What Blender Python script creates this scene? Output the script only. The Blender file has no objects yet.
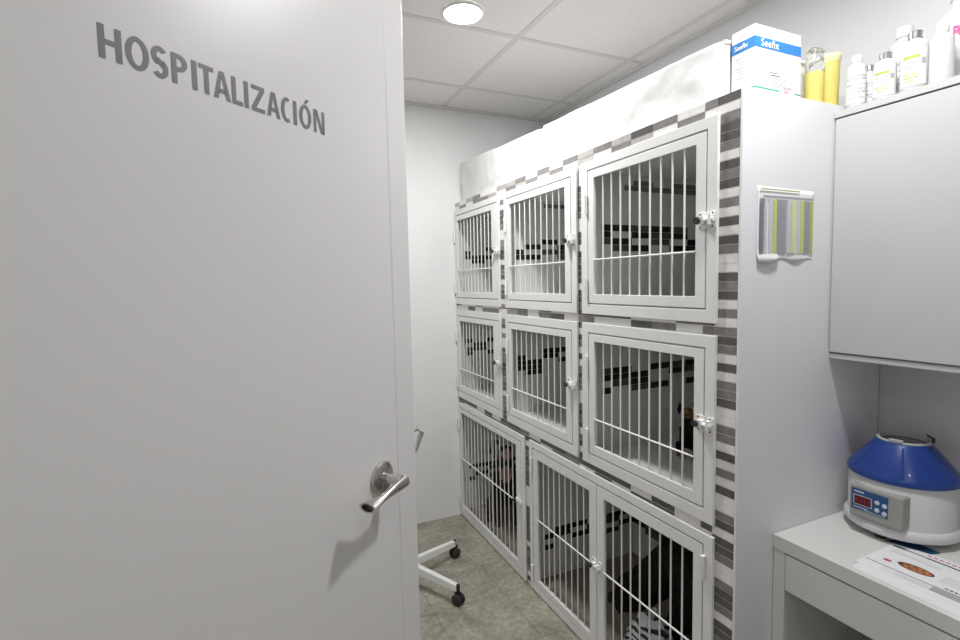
import bpy, bmesh, math, random
from mathutils import Vector, Matrix
random.seed(7)
S = bpy.context.scene
COL = S.collection
R = math.radians
# ------------------------------------------------------------------ camera
yaw, pitch, roll = R(24.4946), R(-4.1713), R(-1.1822)
F = Vector((math.sin(yaw)*math.cos(pitch), math.cos(yaw)*math.cos(pitch), math.sin(pitch)))
r0 = Vector((math.cos(yaw), -math.sin(yaw), 0)); u0 = r0.cross(F)
rr = r0*math.cos(roll)+u0*math.sin(roll); uu = -r0*math.sin(roll)+u0*math.cos(roll)
cd = bpy.data.cameras.new('camera'); cd.sensor_width = 36; cd.lens = 509.0*36/960; cd.clip_start = .02
cam = bpy.data.objects.new('camera', cd); COL.objects.link(cam)
M3 = Matrix((rr, uu, -F)).transposed().to_4x4(); M3.translation = Vector((0, 0, 1.4))
cam.matrix_world = M3; S.camera = cam
# ------------------------------------------------------------------ world, exposure
w = bpy.data.worlds.new('world'); S.world = w; w.use_nodes = True
w.node_tree.nodes['Background'].inputs[0].default_value = (.5, .5, .5, 1)
w.node_tree.nodes['Background'].inputs[1].default_value = .2
S.view_settings.view_transform = 'Standard'; S.view_settings.look = 'None'
S.view_settings.gamma = 1; S.view_settings.use_curve_mapping = False
S.view_settings.exposure = 1.0
LAMPS = [   # x, y, watts
    (.780, 1.807, 8.2, 'round flush ceiling downlight glowing white over the room end'),
    (1.02, .60, 6.1, 'round ceiling downlight in front of the white wall cabinet'),
    (.30, -.45, .9, 'round ceiling downlight directly over the camera end of the lab'),
    (-.80, -.90, 2.0, 'round ceiling downlight in the far corner behind the camera'),
]
LCOL = (1.0, .995, .99)
ZC = 2.404
# ------------------------------------------------------------------ materials
MATS = {}
def mat(name, col, rough=.5, metal=0, noise=None, bump=None, alpha=None, trans=0, emit=None, coat=0, ior=1.45, spec=None):
    if name in MATS: return MATS[name]
    m = bpy.data.materials.new(name); m.use_nodes = True; MATS[name] = m
    nt = m.node_tree; b = nt.nodes['Principled BSDF']
    b.inputs['Base Color'].default_value = (*col, 1); b.inputs['Roughness'].default_value = rough
    b.inputs['Metallic'].default_value = metal; b.inputs['Transmission Weight'].default_value = trans
    b.inputs['Coat Weight'].default_value = coat; b.inputs['IOR'].default_value = ior
    if spec is not None: b.inputs['Specular IOR Level'].default_value = spec
    if alpha is not None: b.inputs['Alpha'].default_value = alpha
    if emit: b.inputs['Emission Color'].default_value = (*emit[0], 1); b.inputs['Emission Strength'].default_value = emit[1]
    tc = None
    if noise or bump:
        tc = nt.nodes.new('ShaderNodeTexCoord')
    if noise:
        sc, amt, det = noise
        n = nt.nodes.new('ShaderNodeTexNoise'); n.inputs['Scale'].default_value = sc; n.inputs['Detail'].default_value = det
        nt.links.new(tc.outputs['Object'], n.inputs['Vector'])
        cr = nt.nodes.new('ShaderNodeValToRGB')
        cr.color_ramp.elements[0].position = .3; cr.color_ramp.elements[1].position = .7
        cr.color_ramp.elements[0].color = (*[c*(1-amt) for c in col], 1)
        cr.color_ramp.elements[1].color = (*[min(1, c*(1+amt)) for c in col], 1)
        nt.links.new(n.outputs['Fac'], cr.inputs['Fac']); nt.links.new(cr.outputs['Color'], b.inputs['Base Color'])
    if bump:
        sc, st, det = bump
        n = nt.nodes.new('ShaderNodeTexNoise'); n.inputs['Scale'].default_value = sc; n.inputs['Detail'].default_value = det
        nt.links.new(tc.outputs['Object'], n.inputs['Vector'])
        bp = nt.nodes.new('ShaderNodeBump'); bp.inputs['Strength'].default_value = st; bp.inputs['Distance'].default_value = .01
        nt.links.new(n.outputs['Fac'], bp.inputs['Height']); nt.links.new(bp.outputs['Normal'], b.inputs['Normal'])
    return m
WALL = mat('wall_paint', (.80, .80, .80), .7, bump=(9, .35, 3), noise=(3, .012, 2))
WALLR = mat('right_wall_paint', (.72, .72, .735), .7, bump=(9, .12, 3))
CEIL = mat('ceiling_tile', (.82, .805, .785), .85, noise=(60, .02, 2))
GRID = mat('ceiling_grid_metal', (.69, .675, .65), .6)
DOORM = mat('door_laminate', (.77, .76, .765), .36, noise=(2.2, .01, 2))
ENAMEL = mat('white_enamel', (.80, .80, .79), .35, noise=(40, .015, 2))
BARM = mat('bar_enamel', (.80, .80, .78), .35)
PANEL = mat('side_panel_laminate', (.79, .785, .815), .5)
GROUT = mat('pale_grout', (.84, .83, .80), .8)
TW = mat('tile_white', (.80, .79, .76), .3, noise=(25, .04, 3))
TL = mat('tile_light_grey', (.42, .405, .385), .3, noise=(40, .12, 3))
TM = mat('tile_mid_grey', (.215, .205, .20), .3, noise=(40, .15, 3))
TD = mat('tile_dark_grey', (.105, .10, .095), .3, noise=(40, .15, 3))
TB = mat('tile_black', (.022, .02, .018), .3, noise=(40, .15, 3))
INT = mat('kennel_interior_tile', (.80, .80, .785), .35, noise=(7, .05, 3))
BLACKP = mat('black_plastic', (.02, .02, .02), .45)
RUBBER = mat('rubber', (.03, .03, .03), .7)
STEEL = mat('brushed_nickel', (.62, .60, .57), .26, metal=1)
CHROME = mat('chrome', (.75, .75, .76), .15, metal=1)
DESKM = mat('desk_laminate', (.70, .70, .685), .42)
CABM = mat('cabinet_laminate', (.56, .56, .565), .4)
LETTER = mat('grey_letter_vinyl', (.21, .205, .21), .33)
PAPER = mat('white_paper', (.82, .82, .84), .75)
BLUE = mat('centrifuge_blue', (.015, .048, .25), .30, coat=.1)
CREAM = mat('centrifuge_body', (.66, .665, .665), .35, noise=(120, .03, 1))
CGREY = mat('centrifuge_grey', (.33, .335, .32), .5)
FOAM = mat('white_sheet', (.72, .72, .715), .65, bump=(11, .5, 3))

# ------------------------------------------------------------------ mesh helpers
def finish(name, bm, mats, parent=None, smooth=False, bevel=0, seg=2, recalc=True):
    if recalc: bmesh.ops.recalc_face_normals(bm, faces=bm.faces)
    me = bpy.data.meshes.new(name); bm.to_mesh(me); bm.free()
    if not isinstance(mats, (list, tuple)): mats = [mats]
    for m in mats: me.materials.append(m)
    o = bpy.data.objects.new(name, me); COL.objects.link(o)
    if parent: o.parent = parent
    if smooth:
        for p in me.polygons: p.use_smooth = True
        try: me.set_sharp_from_angle(angle=R(38))
        except Exception: pass
    if bevel:
        md = o.modifiers.new('bevel', 'BEVEL'); md.width = bevel; md.segments = seg; md.limit_method = 'ANGLE'; md.angle_limit = R(40)
    return o
def box(bm, x0, x1, y0, y1, z0, z1, mi=0):
    vs = [bm.verts.new((x, y, z)) for x in (x0, x1) for y in (y0, y1) for z in (z0, z1)]
    for f in ((0,1,3,2),(4,6,7,5),(0,4,5,1),(2,3,7,6),(0,2,6,4),(1,5,7,3)):
        fc = bm.faces.new([vs[i] for i in f]); fc.material_index = mi
def obox(bm, o, ax, ay, az, lx, ly, lz, mi=0):
    """box centred at o with unit axes"""
    vs = []
    for a in (-.5, .5):
        for b in (-.5, .5):
            for c in (-.5, .5): vs.append(bm.verts.new(Vector(o)+ax*lx*a+ay*ly*b+az*lz*c))
    for f in ((0,1,3,2),(4,6,7,5),(0,4,5,1),(2,3,7,6),(0,2,6,4),(1,5,7,3)):
        fc = bm.faces.new([vs[i] for i in f]); fc.material_index = mi
def tube(bm, pts, rad, n=8, cap=True, mi=0):
    pts = [Vector(p) for p in pts]; rads = rad if isinstance(rad, (list, tuple)) else [rad]*len(pts)
    rings = []; up = None
    for i, p in enumerate(pts):
        d = (pts[min(i+1, len(pts)-1)]-pts[max(i-1, 0)]).normalized()
        if up is None: up = Vector((0, 0, 1)) if abs(d.z) < .9 else Vector((1, 0, 0))
        a = (up-d*up.dot(d)).normalized(); b = d.cross(a); up = a
        rings.append([bm.verts.new(p+(a*math.cos(2*math.pi*k/n)+b*math.sin(2*math.pi*k/n))*rads[i]) for k in range(n)])
    for i in range(len(rings)-1):
        for k in range(n):
            f = bm.faces.new((rings[i][k], rings[i][(k+1) % n], rings[i+1][(k+1) % n], rings[i+1][k])); f.material_index = mi
    if cap:
        f = bm.faces.new(rings[0][::-1]); f.material_index = mi
        f = bm.faces.new(rings[-1]); f.material_index = mi
def lathe(bm, prof, n=32, c=(0, 0, 0), mi=0, arc=None, cap=True):
    rings = []
    for r, z in prof:
        if r < 1e-6: rings.append([bm.verts.new((c[0], c[1], c[2]+z))])
        else: rings.append([bm.verts.new((c[0]+r*math.cos(2*math.pi*k/n), c[1]+r*math.sin(2*math.pi*k/n), c[2]+z)) for k in range(n)])
    for i in range(len(rings)-1):
        A, B = rings[i], rings[i+1]
        for k in range(n):
            k2 = (k+1) % n
            if len(A) == 1 and len(B) == 1: continue
            if len(A) == 1: f = bm.faces.new((A[0], B[k], B[k2]))
            elif len(B) == 1: f = bm.faces.new((A[k], A[k2], B[0]))
            else: f = bm.faces.new((A[k], A[k2], B[k2], B[k]))
            f.material_index = mi
def thing(name, label, cat, loc=(0, 0, 0), rz=0, group=None):
    o = bpy.data.objects.new(name, None); COL.objects.link(o); o.empty_display_size = .05
    o.location = loc; o.rotation_euler = (0, 0, rz); o['label'] = label; o['category'] = cat
    if group: o['group'] = group
    return o
def tag(o, label, cat, group=None):
    o['label'] = label; o['category'] = cat
    if group: o['group'] = group
    return o
def struct(name, bm, m, **k):
    o = finish(name, bm, m, **k); o['kind'] = 'structure'; return o
def text_mesh(name, s, size, m, parent, mtx, sx=1.0, bold=0.0, depth=.0004, align='LEFT', spacing=1.0):
    cu = bpy.data.curves.new('t', 'FONT'); cu.body = s; cu.size = size; cu.offset = bold; cu.extrude = depth
    cu.align_x = align; cu.space_character = spacing
    to = bpy.data.objects.new('t', cu); COL.objects.link(to)
    bpy.context.view_layer.update()
    me = bpy.data.meshes.new_from_object(to.evaluated_get(bpy.context.evaluated_depsgraph_get()))
    bpy.data.objects.remove(to)
    me.transform(Matrix.Diagonal((sx, 1, 1, 1))); me.transform(mtx)
    me.materials.clear(); me.materials.append(m); me.name = name
    o = bpy.data.objects.new(name, me); COL.objects.link(o)
    if parent: o.parent = parent
    return o
def frame_mtx(o, ax, ay):
    ax = Vector(ax).normalized(); ay = Vector(ay).normalized(); az = ax.cross(ay)
    m = Matrix((ax, ay, az)).transposed().to_4x4(); m.translation = Vector(o); return m

# ------------------------------------------------------------------ floor material
def floor_mat():
    m = bpy.data.materials.new('stone_look_vinyl'); m.use_nodes = True; nt = m.node_tree; b = nt.nodes['Principled BSDF']
    N = lambda t: nt.nodes.new(t); L = nt.links.new
    tc = N('ShaderNodeTexCoord')
    n1 = N('ShaderNodeTexNoise'); n1.inputs['Scale'].default_value = 7; n1.inputs['Detail'].default_value = 6; n1.inputs['Roughness'].default_value = .65
    n1.inputs['Distortion'].default_value = .6
    n2 = N('ShaderNodeTexNoise'); n2.inputs['Scale'].default_value = 45; n2.inputs['Detail'].default_value = 5
    L(tc.outputs['Object'], n1.inputs['Vector']); L(tc.outputs['Object'], n2.inputs['Vector'])
    cr = N('ShaderNodeValToRGB'); e = cr.color_ramp.elements
    e[0].position = .32; e[0].color = (.23, .22, .175, 1); e[1].position = .70; e[1].color = (.42, .40, .34, 1)
    x = e.new(.5); x.color = (.32, .305, .25, 1)
    L(n1.outputs['Fac'], cr.inputs['Fac'])
    cr2 = N('ShaderNodeValToRGB'); cr2.color_ramp.elements[0].position = .35; cr2.color_ramp.elements[0].color = (.78, .78, .76, 1)
    cr2.color_ramp.elements[1].position = .65; cr2.color_ramp.elements[1].color = (1.12, 1.1, 1.08, 1)
    L(n2.outputs['Fac'], cr2.inputs['Fac'])
    mx = N('ShaderNodeMix'); mx.data_type = 'RGBA'; mx.blend_type = 'MULTIPLY'; mx.inputs[0].default_value = 1
    L(cr.outputs['Color'], mx.inputs[6]); L(cr2.outputs['Color'], mx.inputs[7])
    br = N('ShaderNodeTexBrick'); br.offset = .0; br.inputs['Scale'].default_value = 1
    br.inputs['Brick Width'].default_value = .33; br.inputs['Row Height'].default_value = .33; br.inputs['Mortar Size'].default_value = .0025
    br.inputs['Mortar Smooth'].default_value = .6
    br.inputs['Color1'].default_value = (1, 1, 1, 1); br.inputs['Color2'].default_value = (.93, .93, .93, 1); br.inputs['Mortar'].default_value = (.62, .61, .59, 1)
    L(tc.outputs['Object'], br.inputs['Vector'])
    m2 = N('ShaderNodeMix'); m2.data_type = 'RGBA'; m2.blend_type = 'MULTIPLY'; m2.inputs[0].default_value = 1
    L(mx.outputs[2], m2.inputs[6]); L(br.outputs['Color'], m2.inputs[7]); L(m2.outputs[2], b.inputs['Base Color'])
    b.inputs['Roughness'].default_value = .42
    bp = N('ShaderNodeBump'); bp.inputs['Strength'].default_value = .12; bp.inputs['Distance'].default_value = .004
    L(n2.outputs['Fac'], bp.inputs['Height']); L(bp.outputs['Normal'], b.inputs['Normal'])
    return m
FLOOR = floor_mat()

# ------------------------------------------------------------------ the room
XR, YF, XL, XL2, YB, YP = 1.745, 2.79, -.44, -1.5, -2.0, .44
bm = bmesh.new(); box(bm, XL2-.1, XR+.1, YB-.1, YF+.1, -.1, 0); struct('floor', bm, FLOOR)
bm = bmesh.new(); box(bm, XL2-.1, XR+.1, YB-.1, YF+.1, ZC, ZC+.1); struct('ceiling', bm, CEIL)
bm = bmesh.new(); box(bm, XL-.1, XR+.1, YF, YF+.1, 0, ZC); struct('wall_back', bm, WALL)
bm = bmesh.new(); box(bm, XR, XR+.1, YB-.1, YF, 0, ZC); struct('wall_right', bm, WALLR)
bm = bmesh.new(); box(bm, XL-.1, XL, YP, YF, 0, ZC); struct('wall_left', bm, WALL)
bm = bmesh.new(); box(bm, XL2-.1, XL-.1, YP, YP+.1, 0, ZC); struct('wall_partition', bm, WALL)
bm = bmesh.new(); box(bm, XL2-.1, XL2, YB-.1, YP, 0, ZC); struct('wall_lab_left', bm, WALL)
bm = bmesh.new(); box(bm, XL2, XR, YB-.1, YB, 0, ZC); struct('wall_front', bm, WALL)
# ceiling grid
bm = bmesh.new()
for k in range(-4, 2): box(bm, 1.066+.58*k-.012, 1.066+.58*k+.012, (YP if 1.066+.58*k < XL else YB) if 0 else YB+.01, (YP-.002 if 1.066+.58*k < XL else YF-.01), ZC-.0022, ZC-.0002)
for k in range(-7, 2):
    y = 1.905+.57*k; box(bm, (XL if y > YP else XL2)+.01, XR-.01, y-.012, y+.012, ZC-.0020, ZC-.0002)
struct('trim_1', bm, GRID)
bm = bmesh.new(); box(bm, XL+.001, XR-.001, YF-.018, YF-.001, ZC-.012, ZC-.0003); struct('trim_2', bm, GRID)
bm = bmesh.new(); box(bm, XR-.018, XR-.001, YB+.01, YF-.02, ZC-.012, ZC-.0003); struct('trim_3', bm, GRID)
# ------------------------------------------------------------------ ceiling lamps
GLOW = mat('lamp_glow', (1, 1, 1), .5, emit=((1, .99, .97), 14))
LRIM = mat('lamp_rim', (.85, .85, .84), .4)
for x, y, wt, lab in LAMPS:
    t = thing('ceiling_downlight', lab, 'ceiling lamp', (x, y, ZC), 0, 'ceiling downlights')
    bm = bmesh.new(); lathe(bm, [(.069, -.001), (.069, -.008), (.071, -.010), (.075, -.009), (.078, -.003), (.078, -.001)], 40); finish('rim', bm, LRIM, t, smooth=True)
    bm = bmesh.new(); lathe(bm, [(0, -.009), (.068, -.009)], 40)
    finish('diffuser', bm, GLOW, t)
    ld = bpy.data.lights.new('lamp_light', 'AREA'); ld.shape = 'DISK'; ld.size = .14; ld.energy = wt; ld.color = LCOL
    lo = bpy.data.objects.new('lamp_light', ld); COL.objects.link(lo); lo.parent = t; lo.location = (0, 0, -.018)

# ------------------------------------------------------------------ door with lettering
U = Vector((math.sin(R(51)), math.cos(R(51)), 0)); NF = Vector((U.y, -U.x, 0)); ZZ = Vector((0, 0, 1))   # NF: toward camera side
SX = .012; EDGE = Vector((.304+.777*SX, 1.025+.629*SX, 0)); W_ = .81
HINGE = EDGE-U*W_
def DP(s, z, n=0): return EDGE-U*s+ZZ*z+NF*n      # s = distance from the free edge
door = thing('hospital_door', 'open white laminate door lettered with grey capitals, standing ajar at left', 'door', tuple(HINGE))
def dchild(o):
    o.parent = door; o.matrix_parent_inverse = Matrix.Translation(-HINGE)
    return o
bm = bmesh.new(); obox(bm, DP((W_+.0665)/2, 1.04, -.02), U, NF, ZZ, W_-.0665, .04, 2.06); dchild(finish('leaf', bm, DOORM, bevel=.001))
bm = bmesh.new(); obox(bm, DP(.033, 1.04, -.0203), U, NF, ZZ, .0645, .0394, 2.06); dchild(finish('edge_strip', bm, DOORM, bevel=.004))
# lettering
HL = .0355; TH = .0064; TV = .0054      # cap height, stem and cross stroke thickness
def glyph(bm, ch_, w):
    """flat capital in a w x HL cell made of closed quads, x to the right, y up"""
    h = HL
    def q(*p): bm.faces.new([bm.verts.new((a, b, 0)) for a, b in p])
    def bar(x0, y0, x1, y1): q((x0, y0), (x1, y0), (x1, y1), (x0, y1))
    def arc(cx_, cy_, rx, ry, a0, a1, n=20, tx=TH, ty=TV):
        for k in range(n):
            t0 = R(a0+(a1-a0)*k/n); t1 = R(a0+(a1-a0)*(k+1)/n)
            q((cx_+rx*math.cos(t0), cy_+ry*math.sin(t0)), (cx_+rx*math.cos(t1), cy_+ry*math.sin(t1)),
              (cx_+(rx-tx)*math.cos(t1), cy_+(ry-ty)*math.sin(t1)), (cx_+(rx-tx)*math.cos(t0), cy_+(ry-ty)*math.sin(t0)))
    if ch_ == 'I': bar(0, 0, w, h)
    elif ch_ == 'H': bar(0, 0, TH, h); bar(w-TH, 0, w, h); bar(TH, h*.44, w-TH, h*.44+TV)
    elif ch_ in 'OÓ':
        arc(w/2, h/2, w/2, h/2+.0006, 0, 360, 40)
        if ch_ == 'Ó': q((w*.42, h*1.07), (w*.62, h*1.07), (w*.86, h*1.26), (w*.58, h*1.26))
    elif ch_ == 'C':
        arc(w*.58, h/2, w*.58, h/2+.0006, 62, 298, 30)
    elif ch_ == 'S':
        ry = h*.27+TV*.25
        arc(w/2, h-ry+.0004, w/2, ry, 35, 250, 22, TH*.95); arc(w/2, ry-.0004, w/2, ry, -110, 105-15, 22, TH*.95) if False else None
        arc(w/2, ry-.0004, w/2, ry, -145, 70, 22, TH*.95)
        q((w*.22, h*.52), (w*.38, h*.66), (w*.80, h*.50), (w*.64, h*.34))
    elif ch_ == 'P':
        bar(0, 0, TH, h); rx = w*.55; ry = h*.29
        arc(w-rx, h-ry, rx, ry, -90, 90, 18); bar(TH, h-TV, w-rx, h); bar(TH, h-2*ry, w-rx, h-2*ry+TV)
    elif ch_ == 'T': bar(0, h-TV, w, h); bar(w/2-TH/2, 0, w/2+TH/2, h-TV)
    elif ch_ == 'L': bar(0, 0, TH, h); bar(TH, 0, w, TV)
    elif ch_ == 'Z': bar(0, h-TV, w, h); bar(0, 0, w, TV); q((0, TV), (TH*1.15, TV), (w, h-TV), (w-TH*1.15, h-TV))
    elif ch_ == 'A':
        c = w/2; t = TH*.55
        q((0, 0), (TH, 0), (c, h-TV*1.3), (c-t, h)); q((w-TH, 0), (w, 0), (c+t, h), (c, h-TV*1.3)); q((c-t, h), (c, h-TV*1.3), (c+t, h))
        q((w*.26, h*.22), (w*.74, h*.22), (w*.66, h*.22+TV), (w*.34, h*.22+TV))
    elif ch_ == 'N': bar(0, 0, TH*.92, h); bar(w-TH*.92, 0, w, h); q((TH*.4, h), (TH*1.35, h), (w-TH*.4, 0), (w-TH*1.35, 0))
LET = [('H', .5588, .5354), ('O', .5318, .5062), ('S', .5034, .4841), ('P', .4799, .4600), ('I', .4543, .4475), ('T', .4450, .4245), ('A', .4251, .4003), ('L', .3981, .3815),
       ('I', .3787, .3720), ('Z', .3669, .3448), ('A', .3412, .3170), ('C', .3150, .2955), ('I', .2914, .2846), ('Ó', .2794, .2545), ('N', .2496, .2254)]
for k, (c_, sa, sb) in enumerate(LET):
    bm = bmesh.new(); glyph(bm, c_, sa-sb); bm.transform(frame_mtx(DP(sa+SX, 1.6475, .0006), U, ZZ))
    dchild(finish('letter', bm, LETTER, recalc=False))
# lever handles on both faces
def lever(side):
    n = NF*side; base = DP(.123, 1.03, 0 if side > 0 else -.04)
    bm = bmesh.new()
    tube(bm, [base+n*.0005, base+n*.006, base+n*.009], [.031, .031, .027], 28)
    h = dchild(finish('handle_rosette', bm, STEEL, smooth=True))
    bm = bmesh.new()
    tube(bm, [base+n*.009, base+n*.030, base+n*.048], [.0105, .0095, .0105], 16)
    # twisted lever: vertical blade at the neck turning to a flared horizontal scoop
    secs = []
    for i in range(11):
        t = i/10; c = base+n*(.050+.004*math.sin(t*3.1))-U*(-.012+t*.115)-ZZ*(.004+.006*t*t)
        ang = R(90*(1-t)); wd = .0105+.004*t+.0035*(t**3); th = .0085-.003*t+.004*(t**4)
        a = (ZZ*math.sin(ang)+n*math.cos(ang)); b = (-ZZ*math.cos(ang)+n*math.sin(ang))
        secs.append([bm.verts.new(c+a*wd*math.cos(2*math.pi*k/16)+b*th*math.sin(2*math.pi*k/16)) for k in range(16)])
    for i in range(10):
        for k in range(16): bm.faces.new((secs[i][k], secs[i][(k+1) % 16], secs[i+1][(k+1) % 16], secs[i+1][k]))
    bm.faces.new(secs[0])
    # hollow end
    ctr = sum((v.co for v in secs[-1]), Vector())/16
    inner = [bm.verts.new(ctr+(v.co-ctr)*.72) for v in secs[-1]]; deep = [bm.verts.new(ctr+(v.co-ctr)*.55+U*.018) for v in secs[-1]]
    for k in range(16):
        bm.faces.new((secs[-1][k], secs[-1][(k+1) % 16], inner[(k+1) % 16], inner[k]))
        bm.faces.new((inner[k], inner[(k+1) % 16], deep[(k+1) % 16], deep[k]))
    bm.faces.new(deep)
    l = dchild(finish('lever', bm, STEEL, smooth=True))
lever(1); lever(-1)
for z in (.25, 1.05, 1.85):
    bm = bmesh.new(); c = HINGE-U*.006-NF*.02
    tube(bm, [c+ZZ*(z-.045), c+ZZ*(z+.045)], .006, 12); dchild(finish('hinge', bm, STEEL, smooth=True))

# ------------------------------------------------------------------ kennel bank (tiled block)
KX = 1.123
bank = thing('kennel_bank', 'tall tiled block of animal kennels with a white end panel', 'kennel', (KX, .9, 0))
def kchild(o): o.parent = bank; o.matrix_parent_inverse = Matrix.Translation((-KX, -.9, 0)); return o
ZTOP = 1.863
YTM = [(.990, 1.511), (1.611, 2.137), (2.236, 2.772)]
ROWS = {'T': (1.315, 1.790), 'M': (.764, 1.213)}
holes = [(a, b, *ROWS[r]) for a, b in YTM for r in 'TM'] + [(.988, 1.925, .035, .665), (2.027, 2.772, .035, .665)]
def solid(y, z):
    for a, b, c, d in holes:
        if a < y < b and c < z < d: return False
    return True
# front slab built of solid cells
bm = bmesh.new()
yb = sorted({.9, YF-.001, *[h[0] for h in holes], *[h[1] for h in holes]}); zb_ = sorted({0.001, ZTOP, *[h[2] for h in holes], *[h[3] for h in holes]})
for i in range(len(yb)-1):
    j = 0
    while j < len(zb_)-1:
        if solid((yb[i]+yb[i+1])/2, (zb_[j]+zb_[j+1])/2):
            k = j
            while k+1 < len(zb_)-1 and solid((yb[i]+yb[i+1])/2, (zb_[k+1]+zb_[k+2])/2): k += 1
            box(bm, KX+.0054, 1.16, yb[i], yb[i+1], zb_[j], zb_[k+1]); j = k+1
        else: j += 1
kchild(finish('front_wall', bm, GROUT))
# mosaic: stack bond tiles, P high, TLn long
P = .0237; TLn = .0955
joints = [.9005, .969]+[1.008+TLn*k for k in range(0, 19)]+[YF-.002]
RC = 'DWMDDMWDMDWMWDWDMWWDMDWMWMDMWDWMMDWWMMWDWMWDWWMDWDDMWWMDDMWDDMWDMWDMWDDMWWDM'
row0 = ['D', 'M', 'W', 'M', 'D', 'L', 'M', 'L', 'M', 'W', 'M', 'W', 'M', 'L', 'L', 'W', 'W', 'M', 'L', 'W', 'L']
row1 = ['W', 'W', 'M', 'W', 'L', 'M', 'W', 'L', 'W', 'M', 'L', 'M', 'L', 'M', 'W', 'L', 'M', 'M', 'W', 'M', 'W']
row24 = {1: 'M', 2: 'M', 3: 'W', 4: 'W', 5: 'D', 6: 'D', 7: 'D', 8: 'W', 9: 'W', 10: 'M', 11: 'W', 12: 'D', 13: 'M', 14: 'M', 15: 'W', 16: 'W'}
row25 = {1: 'M', 2: 'W', 3: 'M', 4: 'D', 5: 'W', 6: 'W', 7: 'M', 8: 'W', 9: 'D', 10: 'M', 11: 'W', 12: 'M', 13: 'L', 14: 'W', 15: 'M', 16: 'M', 17: 'W'}
row48 = {1: 'D', 2: 'W', 3: 'D', 4: 'W', 5: 'D', 6: 'D', 7: 'D', 8: 'M', 9: 'D', 10: 'D', 11: 'W', 12: 'M', 13: 'D', 14: 'D', 15: 'W', 16: 'D', 17: 'W', 18: 'D', 19: 'D'}
MI = {'W': 0, 'L': 1, 'M': 2, 'D': 3, 'B': 4}
rnd = random.Random(3)
bm = bmesh.new(); nr = int(ZTOP/P)
for j in range(len(joints)-1):
    for i in range(nr):
        y0, y1 = joints[j]+.0010, joints[j+1]-.0010; z1 = ZTOP-i*P; z0 = z1-P+.0022
        if z0 < .002: continue
        if i == 0: c = row0[min(j, len(row0)-1)]
        elif i == 1: c = row1[min(j, len(row1)-1)]
        elif j == 0: c = RC[i] if i < len(RC) else 'W'
        elif i in (24,) and j in row24: c = row24[j]
        elif i in (25, 23) and j in row25: c = row25[j]
        elif i in (48, 47) and j in row48: c = row48[j]
        else: c = rnd.choice('WDWDDMWMD' if j > 2 else 'WWDMDW')
        # clip the tile against the openings
        segs = [(y0, y1)]
        for a, b, c0, d0 in holes:
            if z1 > c0+.001 and z0 < d0-.001:
                ns = []
                for s0, s1 in segs:
                    if s1 <= a or s0 >= b: ns.append((s0, s1)); continue
                    if s0 < a-.002: ns.append((s0, a))
                    if s1 > b+.002: ns.append((b, s1))
                segs = ns
        for s0, s1 in segs: box(bm, KX+.0042, KX+.0070, s0, s1, z0, z1, MI[c])
kchild(finish('mosaic_tiles', bm, [TW, TL, TM, TD, TB]))
# shell
bm = bmesh.new(); box(bm, KX+.0035, XR-.003, .893, .8998, 0.001, 1.866); kchild(finish('side_panel', bm, PANEL, bevel=.0008))
bm = bmesh.new(); box(bm, 1.161, XR-.003, .9, YF-.002, 1.79, 1.862); kchild(finish('top_slab', bm, INT))
bm = bmesh.new(); box(bm, 1.161, 1.699, .9, YF-.002, 1.215, 1.314); kchild(finish('shelf', bm, INT))
bm = bmesh.new(); box(bm, 1.161, 1.699, .9, YF-.002, .664, .765); kchild(finish('shelf', bm, INT))
bm = bmesh.new(); box(bm, 1.161, 1.699, .9, YF-.002, .001, .035); kchild(finish('base_slab', bm, mat('kennel_floor', (.27, .235, .19), .6, noise=(6, .15, 3))))
bm = bmesh.new(); box(bm, 1.70, XR-.003, .9, YF-.002, .001, 1.789); kchild(finish('back_panel', bm, INT))
divs = []
for z0, z1 in ((.766, 1.214), (1.315, 1.789)):
    for a, b in ((.90, .945), (1.53, 1.60), (2.145, 2.225), (2.766, YF-.002)):
        bm = bmesh.new(); box(bm, 1.161, 1.699, a, b, z0, z1); kchild(finish('divider', bm, INT))
for a, b in ((.90, .945), (1.935, 2.02), (2.766, YF-.002)):
    bm = bmesh.new(); box(bm, 1.161, 1.699, a, b, .036, .663); kchild(finish('divider', bm, INT))
# dark mosaic bands and painted shade on the divider faces that look toward the camera
def band(yface, ztop, pat, x0=1.195, pitch=.0247, first=.045, tl=.095):
    bm = bmesh.new(); x = x0
    for k, colm in enumerate(pat):
        x1 = min(x+(first if k == 0 else tl), 1.697)
        for i, c in enumerate(colm):
            if c in 'BDM': box(bm, x+.0006, x1-.0006, yface-.0018, yface+.001, ztop-(i+1)*pitch+.0015, ztop-i*pitch, MI[c])
        x = x1
        if x > 1.69: break
    kchild(finish('tile_or_shade_band', bm, [TW, TL, TM, TD, TB]))
band(1.53, 1.605, ['BBDW', 'BWBD', 'DBWB', 'BDDW', 'DBWB', 'WWBB'])
band(1.53, 1.069, ['DBWB', 'BBDW', 'WBBD', 'BWWB', 'DBWW', 'BDWB'])
band(2.145, 1.604, ['WWBB', 'WBWB', 'BWDW', 'WBDD', 'BWBW', 'WBBD'], .02+1.15)
band(2.145, 1.069, ['WBBB', 'WWBBB', 'BBWW', 'BWBW', 'WBBW', 'BWWB'], 1.17)
band(2.766, 1.612, ['WBBW', 'WWBB', 'BWBW', 'BBWD', 'WBBW', 'BWBB'], 1.165)
band(2.766, 1.069, ['BWBB', 'WBBW', 'BWWB', 'BBWW', 'BWBB', 'WBWB'], 1.165)
band(1.935, .268, ['WBWB', 'BBWW', 'BWBW', 'WBBW', 'BBWB', 'BWBW'], 1.185)
band(2.766, .305, ['BWWB', 'BWBW', 'BBWB', 'BWBW', 'WBBB', 'BWBW'], 1.165)
band(1.53, 1.772, ['WM', 'MM', 'WM', 'MM', 'MM', 'MM'], 1.30, .02)  # grey rows painted in as the shadow under the top cage ceiling
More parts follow.
